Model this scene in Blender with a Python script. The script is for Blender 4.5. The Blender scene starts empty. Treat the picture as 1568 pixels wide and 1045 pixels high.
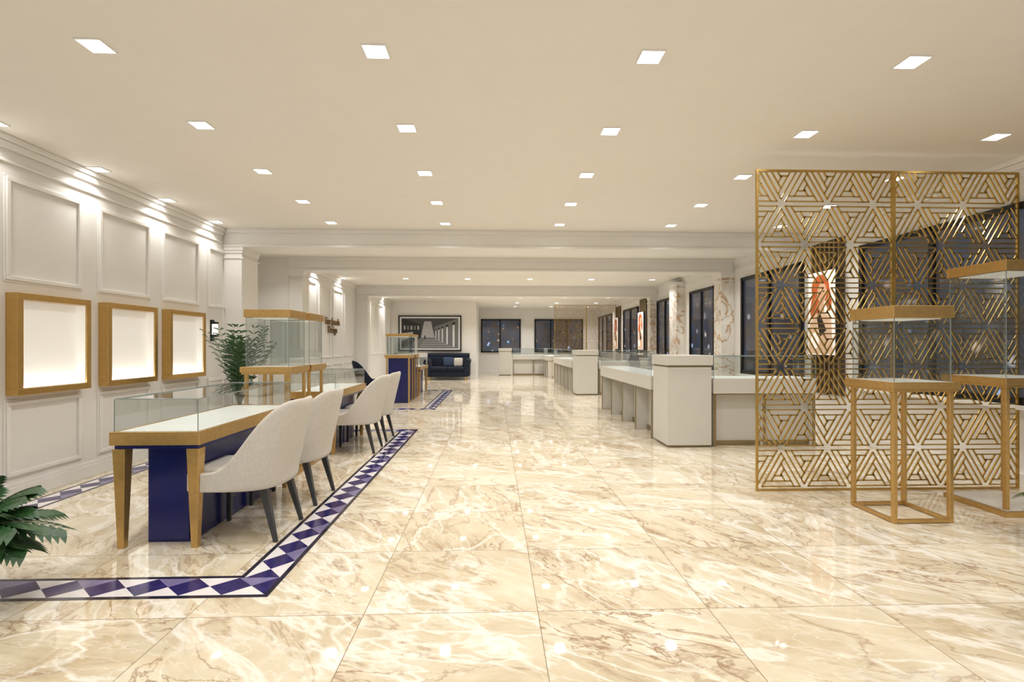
import bpy, math, random
from mathutils import Vector, Matrix
random.seed(4)
S=bpy.context.scene
C=bpy.context.collection
# ------------------------------------------------------------ materials
def srgb(r,g,b):
    f=lambda c:((c/255+0.055)/1.055)**2.4 if c/255>0.04045 else c/255/12.92
    return (f(r),f(g),f(b),1)
def new_mat(name):
    m=bpy.data.materials.new(name); m.use_nodes=True
    nt=m.node_tree; nt.nodes.clear()
    out=nt.nodes.new('ShaderNodeOutputMaterial')
    return m,nt,out
def N(nt,t,**kw):
    n=nt.nodes.new(t)
    for k,v in kw.items():
        setattr(n,k,v)
    return n
def mat(name,col,rough=.5,metal=0,var=.04,scale=6,bump=0,bscale=200,emis=None,estr=0,coat=0,sheen=0,spec=.5):
    m,nt,out=new_mat(name); L=nt.links.new
    p=N(nt,'ShaderNodeBsdfPrincipled'); L(p.outputs[0],out.inputs[0])
    tc=N(nt,'ShaderNodeTexCoord'); no=N(nt,'ShaderNodeTexNoise'); no.inputs['Scale'].default_value=scale; no.inputs['Detail'].default_value=3
    L(tc.outputs['Object'],no.inputs['Vector'])
    r=N(nt,'ShaderNodeValToRGB')
    c=col
    r.color_ramp.elements[0].position=.3; r.color_ramp.elements[1].position=.7
    r.color_ramp.elements[0].color=(c[0]*(1-var),c[1]*(1-var),c[2]*(1-var),1)
    r.color_ramp.elements[1].color=(min(1,c[0]*(1+var)),min(1,c[1]*(1+var)),min(1,c[2]*(1+var)),1)
    L(no.outputs[0],r.inputs[0]); L(r.outputs[0],p.inputs['Base Color'])
    p.inputs['Roughness'].default_value=rough; p.inputs['Metallic'].default_value=metal
    p.inputs['Coat Weight'].default_value=coat; p.inputs['Sheen Weight'].default_value=sheen
    p.inputs['Specular IOR Level'].default_value=spec
    if emis: p.inputs['Emission Color'].default_value=emis; p.inputs['Emission Strength'].default_value=estr
    if bump:
        n2=N(nt,'ShaderNodeTexNoise'); n2.inputs['Scale'].default_value=bscale; L(tc.outputs['Object'],n2.inputs['Vector'])
        b=N(nt,'ShaderNodeBump'); b.inputs['Strength'].default_value=bump; b.inputs['Distance'].default_value=.01
        L(n2.outputs[0],b.inputs['Height']); L(b.outputs[0],p.inputs['Normal'])
    return m
WALL=mat('wall_paint',srgb(227,224,219),.55,var=.01)
CEIL=mat('ceiling_paint',srgb(232,228,221),.8,var=.01)
TRIM=mat('trim_paint',srgb(231,228,223),.45,var=.01)
GOLD=mat('brushed_gold',(.62,.40,.14,1),.28,.9,.06,20)
GOLDW=mat('satin_gold',(.56,.36,.13,1),.32,.75,.08,30)
SCREENG=mat('screen_brass',(.50,.33,.10,1),.28,.9,.08,8)
BRONZE=mat('bronze_strip',(.32,.25,.14,1),.35,.7)
NAVY=mat('navy_lacquer',(.006,.010,.11,1),.25,0,.1)
NAVYV=mat('navy_velvet',(.003,.007,.020,1),.7,0,.2,sheen=.05,spec=.3)
WHITE=mat('white_lacquer',srgb(208,205,197),.3,0,.01)
DECK=mat('display_fabric',srgb(232,231,226),.6,0,.02)
BLACK=mat('black_metal',(.012,.012,.014,1),.35,.4)
FABRIC=mat('cream_linen',srgb(200,194,184),.85,0,.06,60,bump=.35,bscale=350,sheen=.15)
LEGD=mat('dark_wood_leg',(.03,.032,.036,1),.35,0,.2)
LEAF=mat('palm_leaf',(.022,.075,.020,1),.4,0,.4,12)
POT=mat('stone_pot',srgb(120,115,105),.5,0,.1)
GREY=mat('steel_satin',(.35,.34,.32,1),.3,.8)
NICHE=mat('niche_lining_glow',srgb(240,238,232),.6,0,.01,emis=(1,.95,.88,1),estr=.20)  # white lining with faint emission added so it looks lit
LIGHTP,nt,out=new_mat('downlight_diffuser')
e=N(nt,'ShaderNodeEmission'); e.inputs[0].default_value=(1,.985,.96,1); e.inputs[1].default_value=7; nt.links.new(e.outputs[0],out.inputs[0])
LIGHTP.cycles.emission_sampling='NONE'
STRIP,nt,out=new_mat('led_strip')
e=N(nt,'ShaderNodeEmission'); e.inputs[0].default_value=(1,.95,.87,1); e.inputs[1].default_value=20; nt.links.new(e.outputs[0],out.inputs[0])
# glass
GLASS,nt,out=new_mat('showcase_glass'); L=nt.links.new
t=N(nt,'ShaderNodeBsdfTransparent'); t.inputs[0].default_value=(.86,.89,.885,1)
g=N(nt,'ShaderNodeBsdfGlossy'); g.inputs['Roughness'].default_value=.01
f=N(nt,'ShaderNodeLayerWeight'); f.inputs[0].default_value=.5
pw=N(nt,'ShaderNodeMath',operation='POWER'); L(f.outputs['Facing'],pw.inputs[0]); pw.inputs[1].default_value=3.0
mr=N(nt,'ShaderNodeMapRange'); mr.inputs[3].default_value=.07; mr.inputs[4].default_value=.8; L(pw.outputs[0],mr.inputs[0])
mx=N(nt,'ShaderNodeMixShader'); L(mr.outputs[0],mx.inputs[0]); L(t.outputs[0],mx.inputs[1]); L(g.outputs[0],mx.inputs[2]); L(mx.outputs[0],out.inputs[0])
EDGE=mat('glass_edge',(.20,.24,.23,1),.15,0)
# night window glass: opaque pane, city lights and dim glow painted in as emission
NIGHT,nt,out=new_mat('night_window_glass'); L=nt.links.new
p=N(nt,'ShaderNodeBsdfPrincipled'); L(p.outputs[0],out.inputs[0])
p.inputs['Base Color'].default_value=(.010,.013,.022,1); p.inputs['Roughness'].default_value=.04
geo=N(nt,'ShaderNodeNewGeometry')
vo=N(nt,'ShaderNodeTexVoronoi'); vo.inputs['Scale'].default_value=4.5; L(geo.outputs['Position'],vo.inputs['Vector'])
r=N(nt,'ShaderNodeValToRGB'); r.color_ramp.elements[0].position=.10; r.color_ramp.elements[0].color=(1,1,1,1); r.color_ramp.elements[1].position=.32; r.color_ramp.elements[1].color=(0,0,0,1)
L(vo.outputs['Distance'],r.inputs[0])
sp=N(nt,'ShaderNodeSeparateXYZ'); L(vo.outputs['Color'],sp.inputs[0])
gt=N(nt,'ShaderNodeMath',operation='GREATER_THAN'); gt.inputs[1].default_value=.6; L(sp.outputs[0],gt.inputs[0])
mu=N(nt,'ShaderNodeMath',operation='MULTIPLY'); L(r.outputs[0],mu.inputs[0]); L(gt.outputs[0],mu.inputs[1])
sz=N(nt,'ShaderNodeSeparateXYZ'); L(geo.outputs['Position'],sz.inputs[0])
mr=N(nt,'ShaderNodeMapRange'); mr.inputs[1].default_value=2.4; mr.inputs[2].default_value=1.3; mr.inputs[3].default_value=0; mr.inputs[4].default_value=.8; L(sz.outputs[2],mr.inputs[0])
mu2=N(nt,'ShaderNodeMath',operation='MULTIPLY'); L(mu.outputs[0],mu2.inputs[0]); L(mr.outputs[0],mu2.inputs[1])
n1=N(nt,'ShaderNodeTexNoise'); n1.inputs['Scale'].default_value=1.2; L(geo.outputs['Position'],n1.inputs['Vector'])
mu3=N(nt,'ShaderNodeMath',operation='MULTIPLY'); L(n1.outputs[0],mu3.inputs[0]); mu3.inputs[1].default_value=.11
ad=N(nt,'ShaderNodeMath',operation='ADD'); L(mu2.outputs[0],ad.inputs[0]); L(mu3.outputs[0],ad.inputs[1])
cr=N(nt,'ShaderNodeValToRGB'); cr.color_ramp.elements[0].color=(1,.7,.45,1); cr.color_ramp.elements[1].color=(.5,.68,1,1); L(sp.outputs[1],cr.inputs[0])
L(cr.outputs[0],p.inputs['Emission Color']); L(ad.outputs[0],p.inputs['Emission Strength'])
NIGHT.cycles.emission_sampling='NONE'

def marble_nodes(nt,vec,cols,scale,dist=.6,rough=.6):
    L=nt.links.new
    n=N(nt,'ShaderNodeTexNoise'); n.inputs['Scale'].default_value=scale; n.inputs['Detail'].default_value=8; n.inputs['Roughness'].default_value=rough; n.inputs['Distortion'].default_value=dist
    L(vec,n.inputs['Vector'])
    r=N(nt,'ShaderNodeValToRGB')
    els=r.color_ramp.elements
    for i,(pos,c) in enumerate(cols):
        if i<2: e=els[i]; e.position=pos
        else: e=els.new(pos)
        e.color=c
    L(n.outputs[0],r.inputs[0])
    return r.outputs[0]
def vein(nt,vec,scale,width,dist,detail=5):
    L=nt.links.new
    n=N(nt,'ShaderNodeTexNoise'); n.inputs['Scale'].default_value=scale; n.inputs['Detail'].default_value=detail; n.inputs['Distortion'].default_value=dist; n.inputs['Roughness'].default_value=.55
    L(vec,n.inputs['Vector'])
    s=N(nt,'ShaderNodeMath',operation='SUBTRACT'); s.inputs[1].default_value=.5; L(n.outputs[0],s.inputs[0])
    a=N(nt,'ShaderNodeMath',operation='ABSOLUTE'); L(s.outputs[0],a.inputs[0])
    m=N(nt,'ShaderNodeMapRange'); m.inputs[1].default_value=0; m.inputs[2].default_value=width; m.inputs[3].default_value=1; m.inputs[4].default_value=0; L(a.outputs[0],m.inputs[0])
    return m.outputs[0]
def crack(nt,vec,scale,width,warp):
    L=nt.links.new
    n=N(nt,'ShaderNodeTexNoise'); n.inputs['Scale'].default_value=scale*1.3; n.inputs['Detail'].default_value=5; L(vec,n.inputs['Vector'])
    s=N(nt,'ShaderNodeVectorMath',operation='SCALE'); s.inputs['Scale'].default_value=warp; L(n.outputs['Color'],s.inputs[0])
    a=N(nt,'ShaderNodeVectorMath',operation='ADD'); L(vec,a.inputs[0]); L(s.outputs[0],a.inputs[1])
    v=N(nt,'ShaderNodeTexVoronoi',feature='DISTANCE_TO_EDGE'); v.inputs['Scale'].default_value=scale; L(a.outputs[0],v.inputs['Vector'])
    m=N(nt,'ShaderNodeMapRange'); m.inputs[1].default_value=0; m.inputs[2].default_value=width; m.inputs[3].default_value=1; m.inputs[4].default_value=0; L(v.outputs['Distance'],m.inputs[0])
    return m.outputs[0]
def mixc(nt,fac,a,b,mul=None):
    L=nt.links.new
    m=N(nt,'ShaderNodeMix',data_type='RGBA')
    if mul is not None:
        q=N(nt,'ShaderNodeMath',operation='MULTIPLY'); L(fac,q.inputs[0])
        if isinstance(mul,float): q.inputs[1].default_value=mul
        else: L(mul,q.inputs[1])
        fac=q.outputs[0]
    L(fac,m.inputs[0])
    for s,i in ((a,6),(b,7)):
        if isinstance(s,tuple): m.inputs[i].default_value=s
        else: L(s,m.inputs[i])
    return m.outputs[2]
# floor
TX,TY,OX,OY=.842,.75,.213,2.48
FLOORM,nt,out=new_mat('marble_floor_tiles'); L=nt.links.new
p=N(nt,'ShaderNodeBsdfPrincipled'); L(p.outputs[0],out.inputs[0])
geo=N(nt,'ShaderNodeNewGeometry'); sx=N(nt,'ShaderNodeSeparateXYZ'); L(geo.outputs['Position'],sx.inputs[0])
def M(op,a,b=None):
    n=N(nt,'ShaderNodeMath',operation=op)
    for i,v in enumerate((a,b)):
        if v is None: continue
        if isinstance(v,(int,float)): n.inputs[i].default_value=v
        else: L(v,n.inputs[i])
    return n.outputs[0]
tx=M('DIVIDE',M('SUBTRACT',sx.outputs[0],OX),TX); ty=M('DIVIDE',M('SUBTRACT',sx.outputs[1],OY),TY)
fx=M('FLOOR',tx); fy=M('FLOOR',ty)
cb=N(nt,'ShaderNodeCombineXYZ'); L(fx,cb.inputs[0]); L(fy,cb.inputs[1])
wn=N(nt,'ShaderNodeTexWhiteNoise',noise_dimensions='3D'); L(cb.outputs[0],wn.inputs[0])
ang=M('ADD',M('MULTIPLY',wn.outputs['Value'],1.3),.2)
vr=N(nt,'ShaderNodeVectorRotate',rotation_type='Z_AXIS'); L(geo.outputs['Position'],vr.inputs['Vector']); L(ang,vr.inputs['Angle'])
mp=N(nt,'ShaderNodeMapping'); mp.inputs['Scale'].default_value=(.65,1.5,1); L(vr.outputs[0],mp.inputs['Vector'])
sc=N(nt,'ShaderNodeVectorMath',operation='SCALE'); L(wn.outputs['Color'],sc.inputs[0]); sc.inputs['Scale'].default_value=31
ad=N(nt,'ShaderNodeVectorMath',operation='ADD'); L(mp.outputs[0],ad.inputs[0]); L(sc.outputs[0],ad.inputs[1])
V=ad.outputs[0]
base=marble_nodes(nt,V,[(.28,srgb(170,148,120)),(.72,srgb(228,220,202)),(.37,srgb(192,175,146)),(.46,srgb(206,192,165)),(.57,srgb(217,205,181))],1.9,.5,.66)
msk=marble_nodes(nt,V,[(.46,(0,0,0,1)),(.60,(1,1,1,1))],1.1)
msk2=marble_nodes(nt,V,[(.40,(.1,.1,.1,1)),(.58,(1,1,1,1))],1.6)
c=mixc(nt,vein(nt,V,1.6,.016,.7,8),base,srgb(156,124,94),.55)
c=mixc(nt,crack(nt,V,2.2,.05,.55),c,srgb(240,236,226),mixc(nt,msk2,(0,0,0,1),(.8,.8,.8,1)))
c=mixc(nt,vein(nt,V,3.0,.016,.4,6),c,srgb(152,122,92),msk)
c=mixc(nt,crack(nt,V,4.6,.035,.35),c,srgb(240,236,226),.35)
c=mixc(nt,vein(nt,V,1.1,.022,.6,7),c,srgb(241,237,228),.7)
def edge(t,size):
    fr=M('FRACT',t); d=M('MINIMUM',fr,M('SUBTRACT',1.0,fr)); return M('LESS_THAN',M('MULTIPLY',d,size),.0022)
gr=M('MAXIMUM',edge(tx,TX),edge(ty,TY))
c=mixc(nt,gr,c,srgb(138,118,94),.85)
L(c,p.inputs['Base Color']); p.inputs['Roughness'].default_value=.04; p.inputs['Specular IOR Level'].default_value=.9
# white marble with gold veins
MARB,nt,out=new_mat('white_marble_gold_vein'); L=nt.links.new
p=N(nt,'ShaderNodeBsdfPrincipled'); L(p.outputs[0],out.inputs[0]); geo=N(nt,'ShaderNodeNewGeometry')
base=marble_nodes(nt,geo.outputs['Position'],[(.3,srgb(205,200,192)),(.6,srgb(238,234,226))],1.5)
c=mixc(nt,vein(nt,geo.outputs['Position'],1.3,.03,2,4),base,srgb(176,130,70),.85)
L(c,p.inputs['Base Color']); p.inputs['Roughness'].default_value=.15

# ------------------------------------------------------------ mesh builder
class B:
    def __init__(s): s.v=[];s.f=[];s.m=[];s.mats=[]
    def mi(s,m):
        if m not in s.mats: s.mats.append(m)
        return s.mats.index(m)
    def add(s,vs,fs,m):
        o=len(s.v); s.v+= [tuple(v) for v in vs]; k=s.mi(m)
        for f in fs: s.f.append(tuple(i+o for i in f)); s.m.append(k)
    def box(s,x0,x1,y0,y1,z0,z1,m):
        vs=[(x0,y0,z0),(x1,y0,z0),(x1,y1,z0),(x0,y1,z0),(x0,y0,z1),(x1,y0,z1),(x1,y1,z1),(x0,y1,z1)]
        s.add(vs,[(3,2,1,0),(4,5,6,7),(0,1,5,4),(1,2,6,5),(2,3,7,6),(3,0,4,7)],m)
    def taper(s,xb,yb,wb,xt,yt,wt,z0,z1,m):
        a=wb/2;b=wt/2
        vs=[(xb-a,yb-a,z0),(xb+a,yb-a,z0),(xb+a,yb+a,z0),(xb-a,yb+a,z0),(xt-b,yt-b,z1),(xt+b,yt-b,z1),(xt+b,yt+b,z1),(xt-b,yt+b,z1)]
        s.add(vs,[(3,2,1,0),(4,5,6,7),(0,1,5,4),(1,2,6,5),(2,3,7,6),(3,0,4,7)],m)
    def lathe(s,prof,cx,cy,m,n=24):
        vs=[];fs=[]
        for r,z in prof:
            for i in range(n):
                a=2*math.pi*i/n; vs.append((cx+r*math.cos(a),cy+r*math.sin(a),z))
        for j in range(len(prof)-1):
            for i in range(n):
                k=(i+1)%n; fs.append((j*n+i,j*n+k,(j+1)*n+k,(j+1)*n+i))
        fs.append(tuple(range(n))[::-1]); fs.append(tuple((len(prof)-1)*n+i for i in range(n)))
        s.add(vs,fs,m)
    def tube(s,p,q,r0,r1,m,n=8):
        p=Vector(p);q=Vector(q);d=(q-p).normalized(); u=d.orthogonal().normalized(); w=d.cross(u)
        vs=[];
        for c,r in((p,r0),(q,r1)):
            for i in range(n):
                a=2*math.pi*i/n; vs.append(c+u*math.cos(a)*r+w*math.sin(a)*r)
        fs=[(i,(i+1)%n,n+(i+1)%n,n+i) for i in range(n)]+[tuple(range(n))[::-1],tuple(range(n,2*n))]
        s.add(vs,fs,m)
    def poly(s,vs,m): s.add(vs,[tuple(range(len(vs)))],m)
    def mesh(s,name):
        me=bpy.data.meshes.new(name); me.from_pydata(s.v,[],s.f)
        for m in s.mats: me.materials.append(m)
        me.polygons.foreach_set('material_index',s.m); me.update(); return me
    def obj(s,name,bevel=0,smooth=False,loc=(0,0,0),rot=0,parent=None,seg=2):
        return mkobj(s.mesh(name),name,bevel,smooth,loc,rot,parent,seg)
def mkobj(me,name,bevel=0,smooth=False,loc=(0,0,0),rot=0,parent=None,seg=2):
    o=bpy.data.objects.new(name,me); C.objects.link(o); o.location=loc; o.rotation_euler=(0,0,rot)
    if parent: o.parent=parent
    if smooth: me.polygons.foreach_set('use_smooth',[True]*len(me.polygons))
    if bevel:
        b=o.modifiers.new('bevel','BEVEL'); b.width=bevel; b.segments=seg; b.limit_method='ANGLE'
    return o
def empty(name,loc=(0,0,0),rot=0):
    e=bpy.data.objects.new(name,None); C.objects.link(e); e.location=loc; e.rotation_euler=(0,0,rot); e.empty_display_size=.1; return e

# ------------------------------------------------------------ room shell
XL,XR,ZC=-4.0,4.82,3.02
b=B(); b.box(-4.9,5.1,-3,24.2,-.1,0,FLOORM); b.obj('floor')
b=B(); b.box(-4.9,5.1,-3,24.2,ZC,ZC+.1,CEIL); b.obj('ceiling')
b=B(); b.box(-4.2,XL,-3,7.65,0,ZC,WALL); b.box(-4.75,-4.6,7.5,10.2,0,ZC,WALL); b.box(-4.6,-4.2,7.5,7.65,0,ZC,WALL)
b.box(-4.6,XL,10.05,10.2,0,ZC,WALL); b.box(-4.2,XL,10.2,20,0,ZC,WALL); b.obj('wall_left')
b=B(); b.box(XR,XR+.15,-3,24,0,ZC,WALL); b.obj('wall_right')
b=B(); b.box(-.7,XR,24,24.15,0,ZC,WALL); b.obj('wall_back')
b=B(); b.box(-4.2,-.7,20,24.15,0,ZC,WALL); b.obj('wall_lounge')
# beams
def beam(name,y0,y1,zb):
    b=B(); b.box(XL-.6 if y0<8 else XL,XR,y0,y1,zb,ZC,TRIM)
    b.box(XL,XR,y0-.02,y0,zb,zb+.035,TRIM); b.box(XL,XR,y0-.035,y0,ZC-.06,ZC,TRIM); b.obj(name,.004)
beam('trim_beam_front',7.67,8.25,2.755); beam('trim_beam_middle',10.05,10.45,2.755); beam('trim_beam_rear',14.85,15.2,2.72)
pc=[0]
def pil(x0,x1,y0,y1,zt,m=TRIM):
    pc[0]+=1; name='trim_pilaster_%d'%pc[0]
    b=B(); b.box(x0,x1,y0,y1,0,zt,m)
    sx0=x0-.0 if x0<0 else x0-.03; sx1=x1+.03 if x0<0 else x1
    b.box(sx0,sx1,y0-.03,y1+.02,zt-.05,zt,TRIM); b.box(sx0+(.012 if x0>0 else 0),sx1-(.012 if x0<0 else 0),y0-.018,y1+.01,zt-.09,zt-.05,TRIM); b.box(sx0,sx1,y0-.02,y1+.01,zt-.17,zt-.15,TRIM)
    b.box(sx0,sx1,y0-.02,y1+.01,0,.14,TRIM); b.obj(name,.003)
pil(XL,-3.74,7.69,8.2,2.755); pil(XL,-3.74,10.07,10.43,2.755); pil(XL,-3.66,14.87,15.18,2.72)
pil(XR-.26,XR,10.07,10.43,2.755,MARB); pil(XR-.2,XR,12.75,13.3,2.9,MARB); pil(XR-.2,XR,14.95,15.18,2.72,MARB)
# left wall mouldings
b=B()
def mould(b,x,y0,y1,z0,z1,w=.035,d=.022):
    for (a,c,e,f) in((y0,y1,z0,z0+w),(y0,y1,z1-w,z1),(y0,y0+w,z0+w,z1-w),(y1-w,y1,z0+w,z1-w)):
        b.box(x,x+d,a,c,e,f,TRIM)
    w2=w*.45
    for (a,c,e,f) in((y0-w2,y1+w2,z0-w2,z0),(y0-w2,y1+w2,z1,z1+w2),(y0-w2,y0,z0,z1),(y1,y1+w2,z0,z1)):
        b.box(x,x+d*.45,a,c,e,f,TRIM)
for k in range(-5,3):
    y0=5.29+.983*(k-0); 
    mould(b,XL,y0,y0+.76,1.84,2.69); mould(b,XL,y0,y0+.76,.21,.83)
for k in range(4):
    y0=10.75+k*1.0; mould(b,XL,y0,y0+.8,1.0,2.7); mould(b,XL,y0,y0+.8,.21,.85)
for k in range(4):
    y0=15.5+k*1.05; mould(b,XL,y0,y0+.85,1.0,2.7)
b.obj('trim_wall_panels',.004)
def crown(b,x,s,y0,y1):
    b.box(min(x,x+s*.05),max(x,x+s*.05),y0,y1,ZC-.05,ZC,TRIM); b.box(min(x,x+s*.03),max(x,x+s*.03),y0,y1,ZC-.11,ZC-.05,TRIM); b.box(min(x,x+s*.02),max(x,x+s*.02),y0,y1,2.80,2.825,TRIM)
b=B(); crown(b,XL,1,-3,7.63); crown(b,XL,1,10.47,14.83); crown(b,XL,1,15.22,20)
crown(b,XR,-1,-3,7.63); crown(b,XR,-1,8.27,10.03);crown(b,XR,-1,10.47,14.83); crown(b,XR,-1,15.22,24); b.obj('trim_crown',.006)
b=B(); 
for a,c in((-3,7.66),(10.45,14.85),(15.2,20)): b.box(XL,XL+.02,a,c,0,.12,TRIM); b.box(XL,XL+.012,a,c,.12,.15,TRIM)
b.obj('baseboard_left',.003)
b=B(); b.box(XR-.02,XR,-3,10.05,0,.13,TRIM); b.box(XR-.02,XR,10.45,24,0,.13,TRIM); b.obj('baseboard_right',.003)
b=B(); b.box(XL,-.7,19.98,20,0,.13,TRIM); b.box(-.7,XR,23.98,24,0,.13,TRIM); b.obj('baseboard_back',.003)

# ceiling lights
ceil_e=empty('recessed_ceiling_lights',(0,0,0))
b=B()
cols=[-3.86,-2.28,-.69,.93,2.53,4.13]
rows=[3.0+1.053*k for k in range(-4,5)]+[9.1]+[11.4,13.2]+[16.2,18.3,20.6,22.6]
for y in rows:
    for x in cols:
        if y>20 and x<-.5: continue
        z=ZC; h=.065
        b.poly([(x-h,y-h,z-.004),(x-h,y+h,z-.004),(x+h,y+h,z-.004),(x+h,y-h,z-.004)],LIGHTP)
        for q in((x-h-.008,x-h,y-h-.008,y+h+.008),(x+h,x+h+.008,y-h-.008,y+h+.008),(x-h,x+h,y-h-.008,y-h),(x-h,x+h,y+h,y+h+.008)):
            b.box(q[0],q[1],q[2],q[3],z-.008,z,TRIM)
        if y<0: continue
        ld=bpy.data.lights.new('downlight','AREA'); ld.shape='SQUARE'; ld.size=.12; ld.spread=math.radians(125)
        ld.energy=(7.0 if y<8 else 13.5 if y<15 else 19)*(.5 if x<-3.5 else 1)*(.85 if y<4.5 else 1); ld.color=(1,.985,.965)
        lo=bpy.data.objects.new('downlight',ld); C.objects.link(lo); lo.location=(x,y,z-.01); lo.parent=ceil_e
b.obj('diffusers_and_trims',parent=ceil_e)

# floor border
INW=mat('inlay_white',srgb(222,217,216),.12,0,.05,8); INN=mat('inlay_navy',srgb(46,40,92),.12,0,.25,14); INL=mat('inlay_lavender',srgb(122,114,150),.12,0,.15,10); IND=mat('inlay_dark',srgb(34,32,48),.12)
def ring(name,x0,x1,y0,y1,w=.25):
    b=B(); z=.0016; e=.028
    def P(lst,m): b.poly([(px,py,z) for px,py in lst],m)
    def strip(ax,a0,a1,c0,c1):
        def T(u,v): return (u,v) if ax==0 else (v,u)
        n=max(1,round((a1-a0)/.22)); s=(a1-a0)/n; v0=c0+e; v1=c1-e; vm=(v0+v1)/2
        for i in range(n):
            u0=a0+i*s; u1=u0+s; um=(u0+u1)/2
            A=(u0,v0);Bq=(u1,v0);Cq=(u1,v1);D=(u0,v1);Mi=(um,vm)
            for tri,m in(((A,Bq,Mi),INW),((Bq,Cq,Mi),INN),((Cq,D,Mi),INL if i%2 else INW),((D,A,Mi),INN)):
                l=[T(*t) for t in tri]; P(l if ax==0 else l[::-1],m)
    strip(0,x0+e,x1-e,y0,y0+w); strip(0,x0+e,x1-e,y1-w,y1); strip(1,y0+w-e,y1-w+e,x0,x0+w); strip(1,y0+w-e,y1-w+e,x1-w,x1)
    def rect(a,c,d,f): P([(a,d),(c,d),(c,f),(a,f)],IND)
    rect(x0,x1,y0,y0+e); rect(x0,x1,y1-e,y1); rect(x0,x0+e,y0+e,y1-e); rect(x1-e,x1,y0+e,y1-e)
    a,c,d,f=x0+w-e,x1-w+e,y0+w-e,y1-w+e
    rect(a,c,d,d+e); rect(a,c,f-e,f); rect(a,a+e,d+e,f-e); rect(c-e,c,d+e,f-e)
    return b.obj(name)
ring('floor_inlay_border',-3.87,-1.17,2.67,7.93); ring('floor_inlay_border',-3.87,-1.2,10.3,14.8)

# ------------------------------------------------------------ wall niches
for i,y0 in enumerate((3.327,4.31,5.29,6.275)):
    y1=y0+.765; z0,z1=.885,1.735; w=.055; d=.10
    b=B(); x=XL
    b.box(x,x+d,y0,y1,z0,z0+w,GOLD); b.box(x,x+d,y0,y1,z1-w,z1,GOLD); b.box(x,x+d,y0,y0+w,z0+w,z1-w,GOLD); b.box(x,x+d,y1-w,y1,z0+w,z1-w,GOLD)
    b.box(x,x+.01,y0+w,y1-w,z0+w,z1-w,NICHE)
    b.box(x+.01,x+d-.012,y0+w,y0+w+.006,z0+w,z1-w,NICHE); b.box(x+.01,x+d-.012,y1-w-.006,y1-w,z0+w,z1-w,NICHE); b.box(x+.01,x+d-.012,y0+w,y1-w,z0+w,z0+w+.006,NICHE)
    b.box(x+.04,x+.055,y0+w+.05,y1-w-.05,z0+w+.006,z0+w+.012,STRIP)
    b.obj('wall_display_niche',.003)
# sconce
b=B(); y=7.36; b.box(XL,XL+.02,y-.04,y+.04,1.36,1.66,BLACK); b.box(XL+.02,XL+.07,y-.03,y+.03,1.45,1.60,mat('sconce_glass',(.9,.88,.8,1),.3,emis=(1,.9,.75,1),estr=1.5)); b.box(XL+.015,XL+.08,y-.035,y+.035,1.60,1.63,BLACK); b.box(XL+.015,XL+.08,y-.035,y+.035,1.42,1.45,BLACK)
b.obj('wall_sconce',.002)
# sign
cu=bpy.data.curves.new('wall_sign','FONT'); cu.body='Fine Jewels\n   Design'; cu.size=.25; cu.extrude=.012; cu.space_line=.8; cu.materials.append(mat('sign_bronze',(.22,.13,.05,1),.35,.6))
o=bpy.data.objects.new('wall_sign',cu); C.objects.link(o); o.location=(XL+.035,12.1,1.80); o.rotation_euler=(math.pi/2,0,math.pi/2)

# ------------------------------------------------------------ windows
wc=[0]
def window_r(y0,y1,muls,z0=.765,z1=2.60,fm=BLACK):
    wc[0]+=1; b=B(); x=XR
    b.box(x-.02,x-.001,y0,y1,z0,z1,NIGHT); fw=.06
    b.box(x-.06,x,y0,y1,z0-.01,z0+fw,fm); b.box(x-.06,x,y0,y1,z1-fw,z1,fm)
    for y in [y0+fw/2,y1-fw/2]+muls: b.box(x-.06,x,y-fw/2,y+fw/2,z0,z1,fm)
    b.box(x-.1,x,y0-.05,y1+.05,z0-.05,z0-.01,TRIM)
    b.obj('window_%d'%wc[0],.003)
window_r(.9,6.5,[2.05,3.17,4.28,5.4]); window_r(7.75,9.7,[8.7]); window_r(10.9,12.3,[11.6]); window_r(13.45,14.8,[14.1]); window_r(16.8,18.7,[17.75]); window_r(20.6,23.2,[21.5,22.4])
def window_b(x0,x1,muls,z0=.96,z1=2.53):
    wc[0]+=1; b=B(); y=24
    b.box(x0,x1,y-.02,y-.001,z0,z1,NIGHT); fw=.07
    b.box(x0,x1,y-.06,y,z0,z0+fw,BLACK); b.box(x0,x1,y-.06,y,z1-fw,z1,BLACK)
    for x in [x0+fw/2,x1-fw/2]+muls: b.box(x-fw/2,x+fw/2,y-.06,y,z0,z1,BLACK)
    b.obj('window_%d'%wc[0],.003)
window_b(-.62,1.25,[.28]); window_b(1.9,4.2,[2.66,3.43])

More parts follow.
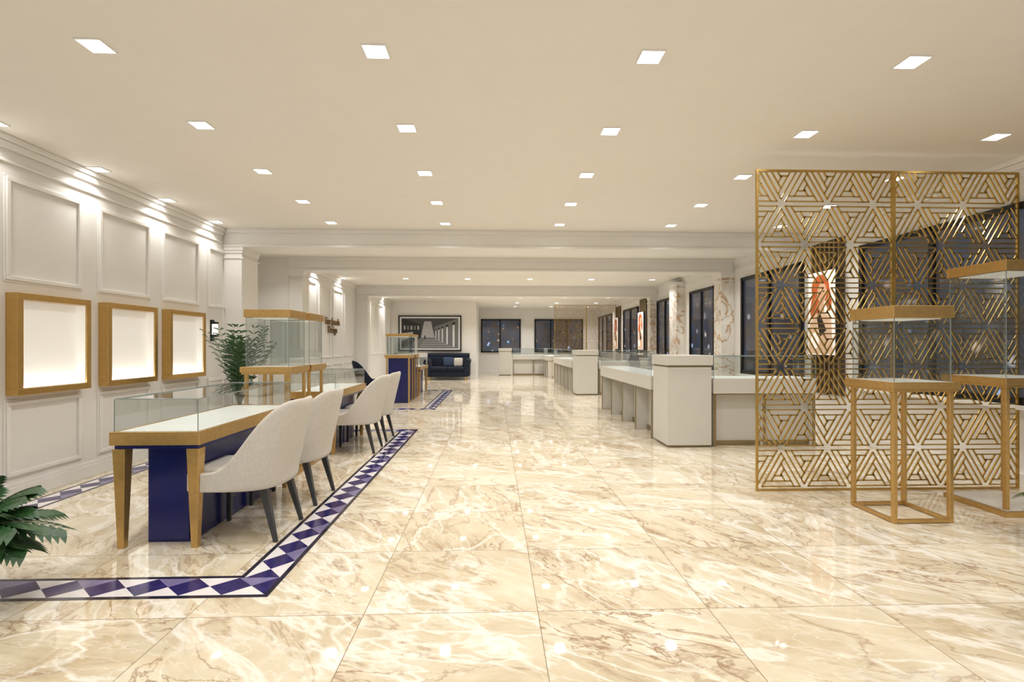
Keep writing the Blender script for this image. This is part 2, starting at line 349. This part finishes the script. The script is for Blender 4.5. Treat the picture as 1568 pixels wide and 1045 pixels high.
# ------------------------------------------------------------ lattice screens
def clip(p,q,W,H):
    t0,t1=0,1; dx=q[0]-p[0]; dy=q[1]-p[1]
    for pp,qq in((-dx,p[0]),(dx,W-p[0]),(-dy,p[1]),(dy,H-p[1])):
        if abs(pp)<1e-9:
            if qq<0: return None
        else:
            r=qq/pp
            if pp<0: t0=max(t0,r)
            else: t1=min(t1,r)
    if t1-t0<.02: return None
    return (p[0]+dx*t0,p[1]+dy*t0),(p[0]+dx*t1,p[1]+dy*t1)
def lattice(name,panels,y,z0,z1):
    b=B(); fw=.018; dp=.02; s=.42; h=s*math.sqrt(3)/2
    for (x0,x1) in panels:
        b.box(x0,x0+fw,y,y+dp,z0,z1,SCREENG); b.box(x1-fw,x1,y,y+dp,z0,z1,SCREENG); b.box(x0+fw,x1-fw,y,y+dp,z0,z0+fw,SCREENG); b.box(x0+fw,x1-fw,y,y+dp,z1-fw,z1,SCREENG)
        W=x1-x0-2*fw; H=z1-z0-2*fw
        for j in range(-1,int(H/h)+2):
            for i in range(-2,int(W/s)+2):
                ax=i*s+(j%2)*s/2; ay=j*h
                A=(ax,ay);Bq=(ax+s,ay);Cq=(ax+s/2,ay+h);D=(ax+s*1.5,ay+h)
                for tri in((A,Bq,Cq),(Bq,D,Cq)):
                    for k in range(3):
                        V0,V1,V2=tri[k],tri[(k+1)%3],tri[(k+2)%3]
                        for f,g in((.06,.06),(.19,.06),(.32,.19),):
                            def bc(a,bb,c): return (V0[0]*a+V1[0]*bb+V2[0]*c,V0[1]*a+V1[1]*bb+V2[1]*c)
                            P=bc(1-f-f,f,f) if f<.1 else bc(1-f-g,g,f)
                            Q=bc(f,1-f-f,f)
                            r=clip(P,Q,W,H)
                            if not r: continue
                            P,Q=r; dx=Q[0]-P[0]; dz=Q[1]-P[1]; l=math.hypot(dx,dz)
                            if l<.01: continue
                            hw=.0055
                            nx,nz=-dz/l*hw,dx/l*hw; ex,ez=dx/l*.004,dz/l*.004
                            X=x0+fw;Z=z0+fw
                            c4=[(X+P[0]-ex+nx,Z+P[1]-ez+nz),(X+P[0]-ex-nx,Z+P[1]-ez-nz),(X+Q[0]+ex-nx,Z+Q[1]+ez-nz),(X+Q[0]+ex+nx,Z+Q[1]+ez+nz)]
                            vs=[(aa,y+.004,c) for aa,c in c4]+[(aa,y+.016,c) for aa,c in c4]
                            b.add(vs,[(0,1,2,3),(7,6,5,4),(0,4,5,1),(1,5,6,2),(2,6,7,3),(3,7,4,0)],SCREENG)
    b.obj(name)
lattice('lattice_screen',[(2.33,3.585),(3.585,4.755)],4.45,.0,2.867)
lattice('lattice_screen',[(2.33,3.585),(3.585,4.755)],19.7,.0,2.867)

# ------------------------------------------------------------ glass display towers
def glassbox(b,x0,x1,y0,y1,z0,z1,top=True):
    b.poly([(x0,y0,z0),(x1,y0,z0),(x1,y0,z1),(x0,y0,z1)],GLASS); b.poly([(x0,y1,z0),(x0,y1,z1),(x1,y1,z1),(x1,y1,z0)],GLASS)
    b.poly([(x0,y0,z0),(x0,y0,z1),(x0,y1,z1),(x0,y1,z0)],GLASS); b.poly([(x1,y0,z0),(x1,y1,z0),(x1,y1,z1),(x1,y0,z1)],GLASS)
    if top: b.poly([(x0,y0,z1),(x1,y0,z1),(x1,y1,z1),(x0,y1,z1)],GLASS)
    e=.006
    for x in(x0,x1):
        for y in(y0,y1): b.box(x-e/2,x+e/2,y-e/2,y+e/2,z0,z1,EDGE)
    if top:
        for y in(y0,y1): b.box(x0,x1,y-e/2,y+e/2,z1,z1+e,EDGE)
        for x in(x0,x1): b.box(x-e/2,x+e/2,y0,y1,z1,z1+e,EDGE)
def tower(x0,x1,y0,y1,zp=1.03,zc=1.5,zt=1.59,base='frame'):
    b=B(); lw=.03
    if base=='frame':
        for x in(x0,x1-lw):
            for y in(y0,y1-lw): b.box(x,x+lw,y,y+lw,0,zp-.07,GOLDW)
        b.box(x0+lw,x1-lw,y0,y0+lw,0.005,.03,GOLDW); b.box(x0+lw,x1-lw,y1-lw,y1,0.005,.03,GOLDW); b.box(x0,x0+lw,y0+lw,y1-lw,0.005,.03,GOLDW); b.box(x1-lw,x1,y0+lw,y1-lw,0.005,.03,GOLDW)
    elif base=='plate':
        for x in(x0,x1-lw):
            for y in(y0,y1-lw): b.box(x,x+lw,y,y+lw,.05,zp-.07,GOLDW)
        b.box(x0-.02,x1+.02,y0-.02,y1+.02,0,.04,GOLDW); b.box(x0,x1,y0,y1,.04,.052,WHITE)
    else:
        b.box(x0+.04,x1-.04,y0+.04,y1-.04,.0,zp-.07,NAVY)
        for x in(x0,x1-lw):
            for y in(y0,y1-lw): b.box(x,x+lw,y,y+lw,0,zp-.07,GOLDW)
    b.box(x0-.02,x1+.02,y0-.02,y1+.02,zp-.07,zp-.012,GOLDW); b.box(x0-.01,x1+.01,y0-.01,y1+.01,zp-.012,zp,DECK)
    b.box(x0-.03,x1+.03,y0-.03,y0-.01,zp-.05,zp+.002,GOLDW); b.box(x0-.03,x1+.03,y1+.01,y1+.03,zp-.05,zp+.002,GOLDW); b.box(x0-.03,x0-.01,y0-.01,y1+.01,zp-.05,zp+.002,GOLDW); b.box(x1+.01,x1+.03,y0-.01,y1+.01,zp-.05,zp+.002,GOLDW)
    glassbox(b,x0+.012,x1-.012,y0+.012,y1-.012,zp,zc,False)
    b.box(x0-.005,x1+.005,y0-.005,y1+.005,zc,zt,GOLDW); b.box(x0+.05,x1-.05,y0+.05,y1-.05,zc-.006,zc,NICHE)
    b.obj('glass_display_pedestal',.003)
tower(2.90,3.35,3.60,4.05)
tower(3.87,4.37,3.72,4.22,1.05,1.87,1.95,'plate')
tower(-2.40,-1.97,4.98,5.40,1.09,1.57,1.645); tower(-2.40,-1.97,5.52,5.94,1.09,1.57,1.645)
tower(-2.42,-1.90,11.5,12.0,1.08,1.5,1.56,'navy'); tower(-2.42,-1.90,12.3,12.8,1.08,1.5,1.56,'navy')

# ------------------------------------------------------------ consultation desks
def desk(x0,x1,y0,y1):
    b=B(); zt=.75
    b.box(x0,x1,y0,y1,.665,zt-.01,GOLDW)
    b.box(x0,x1,y0,y0+.03,zt-.01,zt,GOLDW);b.box(x0,x1,y1-.03,y1,zt-.01,zt,GOLDW);b.box(x0,x0+.03,y0+.03,y1-.03,zt-.01,zt,GOLDW);b.box(x1-.03,x1,y0+.03,y1-.03,zt-.01,zt,GOLDW)
    b.box(x0+.03,x1-.03,y0+.03,y1-.03,zt-.01,zt-.002,DECK)
    b.box(x0+.02,x1-.02,y0+.02,y1-.02,.64,.665,NAVY)
    for x,sg in((x0+.05,1),(x1-.05,-1)):
        for y in(y0+.05,y1-.05): b.taper(x,y,.04,x,y,.078,0,.64,GOLDW)
    b.box(x0+.15,x1-.13,y0+.14,y1-.14,0,.64,NAVY); b.box(x0+.16,x1-.14,y0+.13,y0+.14,.02,.62,NAVY)
    glassbox(b,x0+.02,x1-.02,y0+.02,y1-.02,zt,.955)
    b.obj('glass_top_display_desk',.004)
desk(-2.43,-1.87,3.30,4.80); desk(-2.43,-1.87,6.1,7.5); desk(-2.43,-1.87,13.0,14.5)

# ------------------------------------------------------------ chairs
def chair_meshes(fab):
    half=[(-.24,-.250),(-.17,-.262),(-.10,-.267),(-.03,-.269),(.04,-.269),(.10,-.266),(.155,-.255),(.215,-.228),(.257,-.165),(.275,-.085),(.279,0)]
    path=half+[(x,-y) for x,y in half[-2::-1]]
    nV=8; b=B(); vs=[];fs=[]
    for (x,y) in path:
        t=max(0,min(1,(x+.10)/.33)); t=t*t*(3-2*t); top=.475+.455*(t**1.8)+(.0 if abs(y)>.2 else .012)
        wgt=max(0,min(1,(x+.02)/.25))
        for j in range(nV):
            z=.35+(top-.35)*j/(nV-1)
            rk=.24*max(0,z-.42)*wgt; sq=1-.22*max(0,z-.5)*wgt/.45
            vs.append((x+rk,y*sq,z))
    n=len(path)
    for i in range(n-1):
        for j in range(nV-1): a=i*nV+j; fs.append((a,a+nV,a+nV+1,a+1))
    b.add(vs,fs,fab); shell=b.mesh('shell')
    b=B(); b.box(-.275,.235,-.235,.235,.345,.485,fab); seat=b.mesh('seat')
    b=B()
    for sy in(-1,1):
        b.taper(-.225,sy*.20,.026,-.215,sy*.20,.046,0,.35,LEGD)
        b.taper(.30,sy*.215,.026,.21,sy*.19,.05,0,.36,LEGD)
    legs=b.mesh('legs')
    return shell,seat,legs
CM=chair_meshes(FABRIC); CN=chair_meshes(NAVYV)
def chair(name,x,y,rot,M3):
    e=empty(name,(x,y,0),rot)
    s=mkobj(M3[0],'shell',parent=e,smooth=True); so=s.modifiers.new('solid','SOLIDIFY'); so.thickness=.045; so.offset=1; su=s.modifiers.new('sub','SUBSURF'); su.levels=2; su.render_levels=2
    s=mkobj(M3[1],'seat',parent=e,bevel=.035,seg=4,smooth=True)
    mkobj(M3[2],'legs',parent=e,bevel=.003)
for y in(3.64,4.40,6.38,7.12): chair('dining_chair',-1.74,y,random.uniform(-.03,.03),CM)
chair('armchair',-2.95,12.3,math.radians(200),CN)

# ------------------------------------------------------------ right counters
def pedestal(x0,x1,y0,y1):
    b=B(); b.box(x0+.03,x1-.03,y0+.03,y1-.03,0,.03,BRONZE); b.box(x0,x1,y0,y1,.03,1.02,WHITE); b.box(x0+.01,x1-.01,y0+.01,y1-.01,1.02,1.045,BRONZE); b.box(x0-.015,x1+.015,y0-.015,y1+.015,1.045,1.17,WHITE)
    b.obj('counter_end_pedestal',.004)
def counter(x0,x1,y0,y1,front):
    b=B(); zt=1.155
    b.box(x0,x1,y0,y1,.68,.87,WHITE); b.box(x0+.02,x1-.02,y0+.02,y1-.02,.87,.876,DECK)
    b.box(x0+.01,x1-.01,y0+.01,y1-.01,.665,.68,BRONZE)
    glassbox(b,x0+.01,x1-.01,y0+.01,y1-.01,.876,zt)
    if front=='-x':
        b.box(x0+.22,x1-.03,y0+.02,y1-.02,.0,.665,WHITE)
        n=max(1,round((y1-y0)/.8)); s=(y1-y0-.1)/n
        for i in range(n+1):
            y=y0+.03+i*s; b.box(x0+.03,x0+.22,y,y+.04,0,.665,WHITE); b.box(x0+.02,x0+.03,y-.004,y+.044,0,.665,BRONZE); b.box(x0+.212,x0+.22,y+.3,y+.34,.0,.665,BRONZE)
        b.box(x0+.2,x0+.22,y0,y1,0,.07,BRONZE)
    else:
        b.box(x0+.02,x1-.02,y0+.12,y1-.03,.0,.665,WHITE)
        n=max(1,round((x1-x0)/.75)); s=(x1-x0-.05)/n
        for i in range(n+1):
            x=x0+.01+i*s; b.box(x,x+.035,y0+.03,y0+.12,0,.665,WHITE); b.box(x-.002,x+.037,y0+.02,y0+.03,0,.665,BRONZE)
        b.box(x0,x1,y0+.1,y0+.12,0,.06,BRONZE)
    b.obj('jewellery_display_counter',.003)
pedestal(2.19,2.76,6.38,6.95); counter(2.80,4.15,6.42,6.93,'-y'); counter(2.17,2.72,6.99,10.35,'-x')
pedestal(2.13,2.70,13.2,13.77); counter(2.74,4.1,13.24,13.75,'-y'); counter(2.11,2.66,13.81,18.0,'-x')
counter(2.11,2.66,20.2,21.9,'-x')
pedestal(.2,.75,22.0,22.55); counter(.8,2.6,22.05,22.55,'-y')

# ------------------------------------------------------------ art on right wall
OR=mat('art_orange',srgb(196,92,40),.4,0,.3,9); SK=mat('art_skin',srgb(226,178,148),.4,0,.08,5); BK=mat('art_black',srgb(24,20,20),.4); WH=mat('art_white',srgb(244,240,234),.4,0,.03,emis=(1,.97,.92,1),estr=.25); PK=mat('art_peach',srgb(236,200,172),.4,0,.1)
PD=mat('panel_dark',(.08,.055,.04,1),.4)
def ell(b,x,cy,cz,ry,rz,m,n=20,a0=0):
    vs=[(x,cy+ry*math.cos(t)*math.cos(a0)-rz*math.sin(t)*math.sin(a0),cz+ry*math.cos(t)*math.sin(a0)+rz*math.sin(t)*math.cos(a0)) for t in [2*math.pi*i/n for i in range(n)]]
    b.poly(vs[::-1],m)
def poster(y0,z0,w=.62,h=1.22):
    b=B(); x=XR-.12
    for k in range(7): b.box(XR-.06,XR-.03,y0+.02+k*.1,y0+.05+k*.1,.62,2.78,BRONZE)
    b.box(XR-.03,XR-.001,y0-.02,y0+w+.06,.6,2.8,PD)
    b.box(x,XR-.06,y0,y0+w,z0,z0+h,BLACK); b.box(x-.006,x,y0+.012,y0+w-.012,z0+.012,z0+h-.012,WH)
    c=y0+w/2; xx=x-.007
    ell(b,xx,c+.02,z0+h*.80,.20,.19,OR); ell(b,xx-.0005,c+.12,z0+h*.62,.11,.24,OR,a0=.3); ell(b,xx-.0005,c-.15,z0+h*.68,.07,.2,OR,a0=-.2)
    ell(b,xx-.001,c-.02,z0+h*.74,.105,.145,SK); 
    for dy in(-.06,.02): ell(b,xx-.0016,c+dy,z0+h*.755,.022,.009,BK)
    ell(b,xx-.0016,c-.02,z0+h*.675,.03,.012,OR); 
    b.poly([(xx-.0012,c-.06,z0+h*.64),(xx-.0012,c+.04,z0+h*.64),(xx-.0012,c+.06,z0+h*.5),(xx-.0012,c-.07,z0+h*.5)],SK)
    b.poly([(xx-.0014,c-.26,z0+.03),(xx-.0014,c-.22,z0+h*.42),(xx-.0014,c-.05,z0+h*.52),(xx-.0014,c+.12,z0+h*.50),(xx-.0014,c+.26,z0+h*.38),(xx-.0014,c+.28,z0+.03)],PK)
    b.poly([(xx-.002,c-.12,z0+h*.30),(xx-.002,c-.02,z0+h*.44),(xx-.002,c+.05,z0+h*.56),(xx-.002,c+.09,z0+h*.44),(xx-.002,c+.02,z0+h*.22)],BK)
    ell(b,xx-.002,c+.14,z0+h*.18,.10,.12,WH)
    b.obj('portrait_poster_panel')
poster(6.85,1.15); poster(15.9,1.15); poster(19.2,1.15)
# big framed artwork
b=B(); y=19.965; x0,x1,z0,z1=-3.72,-1.28,1.07,2.46
GA=[mat('print_grey_%d'%i,(v,v,v,1),.3) for i,v in enumerate((.012,.05,.15,.35,.65))]
b.box(x0,x1,y-.03,y+.034,z0,z1,BLACK)
b.box(x0+.05,x1-.05,y-.034,y-.03,z0+.05,z1-.05,GA[4])
ax0,ax1,az0,az1=x0+.12,x1-.12,z0+.11,z1-.11
def Q(l,m,d): b.poly([(ax0+(ax1-ax0)*u,y-.036-d*.0012,az0+(az1-az0)*v) for u,v in l],m)
Q([(0,0),(1,0),(1,1),(0,1)],GA[1],0)
Q([(0,0),(1,0),(.58,.36),(.34,.36)],GA[2],1); Q([(.34,.36),(.58,.36),(.52,.9),(.40,.9)],GA[3],1)
Q([(0,.1),(.34,.36),(.34,.80),(0,1)],GA[0],2)
Q([(1,0),(.58,.36),(.58,.72),(1,1)],GA[2],2)
Q([(.0,.25),(.2,.37),(.2,.55),(.0,.5)],GA[3],3)
for i in range(5):
    u=.04+i*.06; Q([(u,.62-.0*i),(u+.03,.62),(u+.03,.74),(u,.76)],GA[2 if i%2 else 3],3)
for i,(u,w) in enumerate(((.90,.075),(.79,.055),(.71,.04),(.65,.03),(.60,.022))):
    k=(u-.55)/.42; Q([(u,.34-.34*k),(u+w*.45,.34-.36*k),(u+w*.45,.55+.28*k),(u,.55+.27*k)],GA[4],4)
    Q([(u-.01,.56+.27*k),(u+w*.6,.56+.29*k),(u+w*.6,.60+.34*k),(u-.01,.60+.30*k)],GA[0],5)
for i in range(4): v=.05+i*.07; Q([(.3+v*.3,v),(.95-v,v),(.93-v,v+.02),(.31+v*.3,v+.02)],GA[3],4)
Q([(.16,.1),(.19,.12),(.19,.30),(.17,.33),(.15,.3)],GA[0],5); Q([(.40,.3),(.425,.31),(.42,.43),(.40,.43)],GA[0],5)
b.obj('framed_architectural_print')

# ------------------------------------------------------------ sofa
e=empty('navy_sofa',(-1.75,19.35,0))
b=B(); b.box(-.75,.75,-.38,.38,.12,.36,NAVYV); b.box(-.62,.0,-.42,.2,.36,.50,NAVYV); b.box(.0,.62,-.42,.2,.36,.50,NAVYV); b.box(-.78,.78,.2,.42,.3,.86,NAVYV); b.box(-.84,-.62,-.4,.35,.14,.62,NAVYV); b.box(.62,.84,-.4,.35,.14,.62,NAVYV)
b.obj('body',.035,True,parent=e,seg=3)
b=B(); b.tube((-.75,-.42,.66),(-.75,.4,.70),.12,.12,NAVYV,20); b.tube((.75,-.42,.66),(.75,.4,.70),.12,.12,NAVYV,20); b.tube((-.8,.33,.90),(.8,.33,.90),.10,.10,NAVYV,20); b.obj('rolls',parent=e,smooth=False)
b=B()
for x in(-.68,.68):
    for yy in(-.3,.3): b.tube((x,yy,0),(x,yy,.13),.02,.03,GOLD,10)
b.obj('feet',parent=e)
b=B(); b.box(-.18,.2,-.02,.12,.5,.84,mat('cushion_blue',srgb(50,66,92),.8)); b.obj('cushion_blue',.05,True,parent=e,seg=4)
b=B(); b.box(.22,.56,-.04,.1,.5,.82,FABRIC); b.obj('cushion_cream',.05,True,parent=e,seg=4)

# ------------------------------------------------------------ plants
def plant(name,x,y,zb,n,ln,leaf,lw,potf,hspread=1.0,droop=.9,up=.9,lo=.25):
    b=B(); potf(b,x,y)
    for i in range(n):
        az=i*2.399+random.uniform(-.2,.2); lnn=ln*random.uniform(.75,1.1); tilt=random.uniform(lo,1.0)*hspread
        pts=[]
        for k in range(13):
            s=k/12; r=lnn*s*math.sin(tilt)*(1+.2*s); z=zb+lnn*up*s*math.cos(tilt*.8)-droop*lnn*tilt*.45*s*s
            pts.append(Vector((x+r*math.cos(az),y+r*math.sin(az),z)))
        for k in range(12): b.tube(pts[k],pts[k+1],.006*(1-k/14),.006*(1-(k+1)/14),LEAF,5)
        for k in range(4,13):
            tg=(pts[k]-pts[k-1]).normalized(); side=tg.cross(Vector((0,0,1))).normalized()
            for sgn in(-1,1):
                l=leaf*(.55+.45*math.sin(math.pi*(k-3)/10)); d=(tg*.75+side*sgn*.8-Vector((0,0,.15))).normalized()
                w=tg.cross(d).cross(d).normalized()*lw
                p=pts[k]; dr=Vector((0,0,-.12*l))
                b.add([p,p+d*l*.35+w,p+d*l*.7+w*.7+dr*.6,p+d*l+dr*2,p+d*l*.7-w*.7+dr*.6,p+d*l*.35-w],[(0,1,5),(1,2,4,5),(2,3,4)],LEAF)
    return b.obj(name)
def tallpot(b,x,y): b.lathe([(.12,0),(.15,.02),(.17,.5),(.18,.52),(.16,.52),(.15,.48)],x,y,POT)
plant('potted_palm',-3.30,6.72,.5,32,1.0,.16,.012,tallpot,.40,.5,1.05,.1)
def vase(b,x,y): b.lathe([(.07,0),(.075,.01),(.08,.22),(.065,.30),(.05,.33),(.055,.36)],x,y,GLASS,20); b.lathe([(.02,.02),(.02,.3)],x,y,LEAF,8)
plant('leafy_plant_in_vase',-2.60,2.58,.36,34,.36,.16,.022,vase,1.2,1.1,.8,.15)
plant('leafy_plant_in_vase',3.72,3.05,.34,16,.30,.15,.018,vase,1.2,1.2,.6)
b=B(); b.lathe([(.10,0),(.14,.02),(.15,.2),(.12,.29),(.135,.33),(.125,.33),(.11,.29)],2.53,2.12,GREY,32); b.obj('metal_floor_vase',smooth=False)

# ------------------------------------------------------------ world & camera
w=bpy.data.worlds.new('World'); S.world=w; w.use_nodes=True
bg=w.node_tree.nodes['Background']; bg.inputs[0].default_value=(1,.985,.965,1); bg.inputs[1].default_value=.95
cam=bpy.data.cameras.new('Camera'); co=bpy.data.objects.new('Camera',cam); C.objects.link(co)
co.location=(0,0,1.3); co.rotation_euler=(math.pi/2,0,math.radians(-2.0)); cam.sensor_width=36; cam.lens=36*780/1568; cam.shift_y=6.5/1568; cam.clip_end=100
S.camera=co
S.view_settings.view_transform='Standard'; S.view_settings.look='None'; S.view_settings.exposure=.05
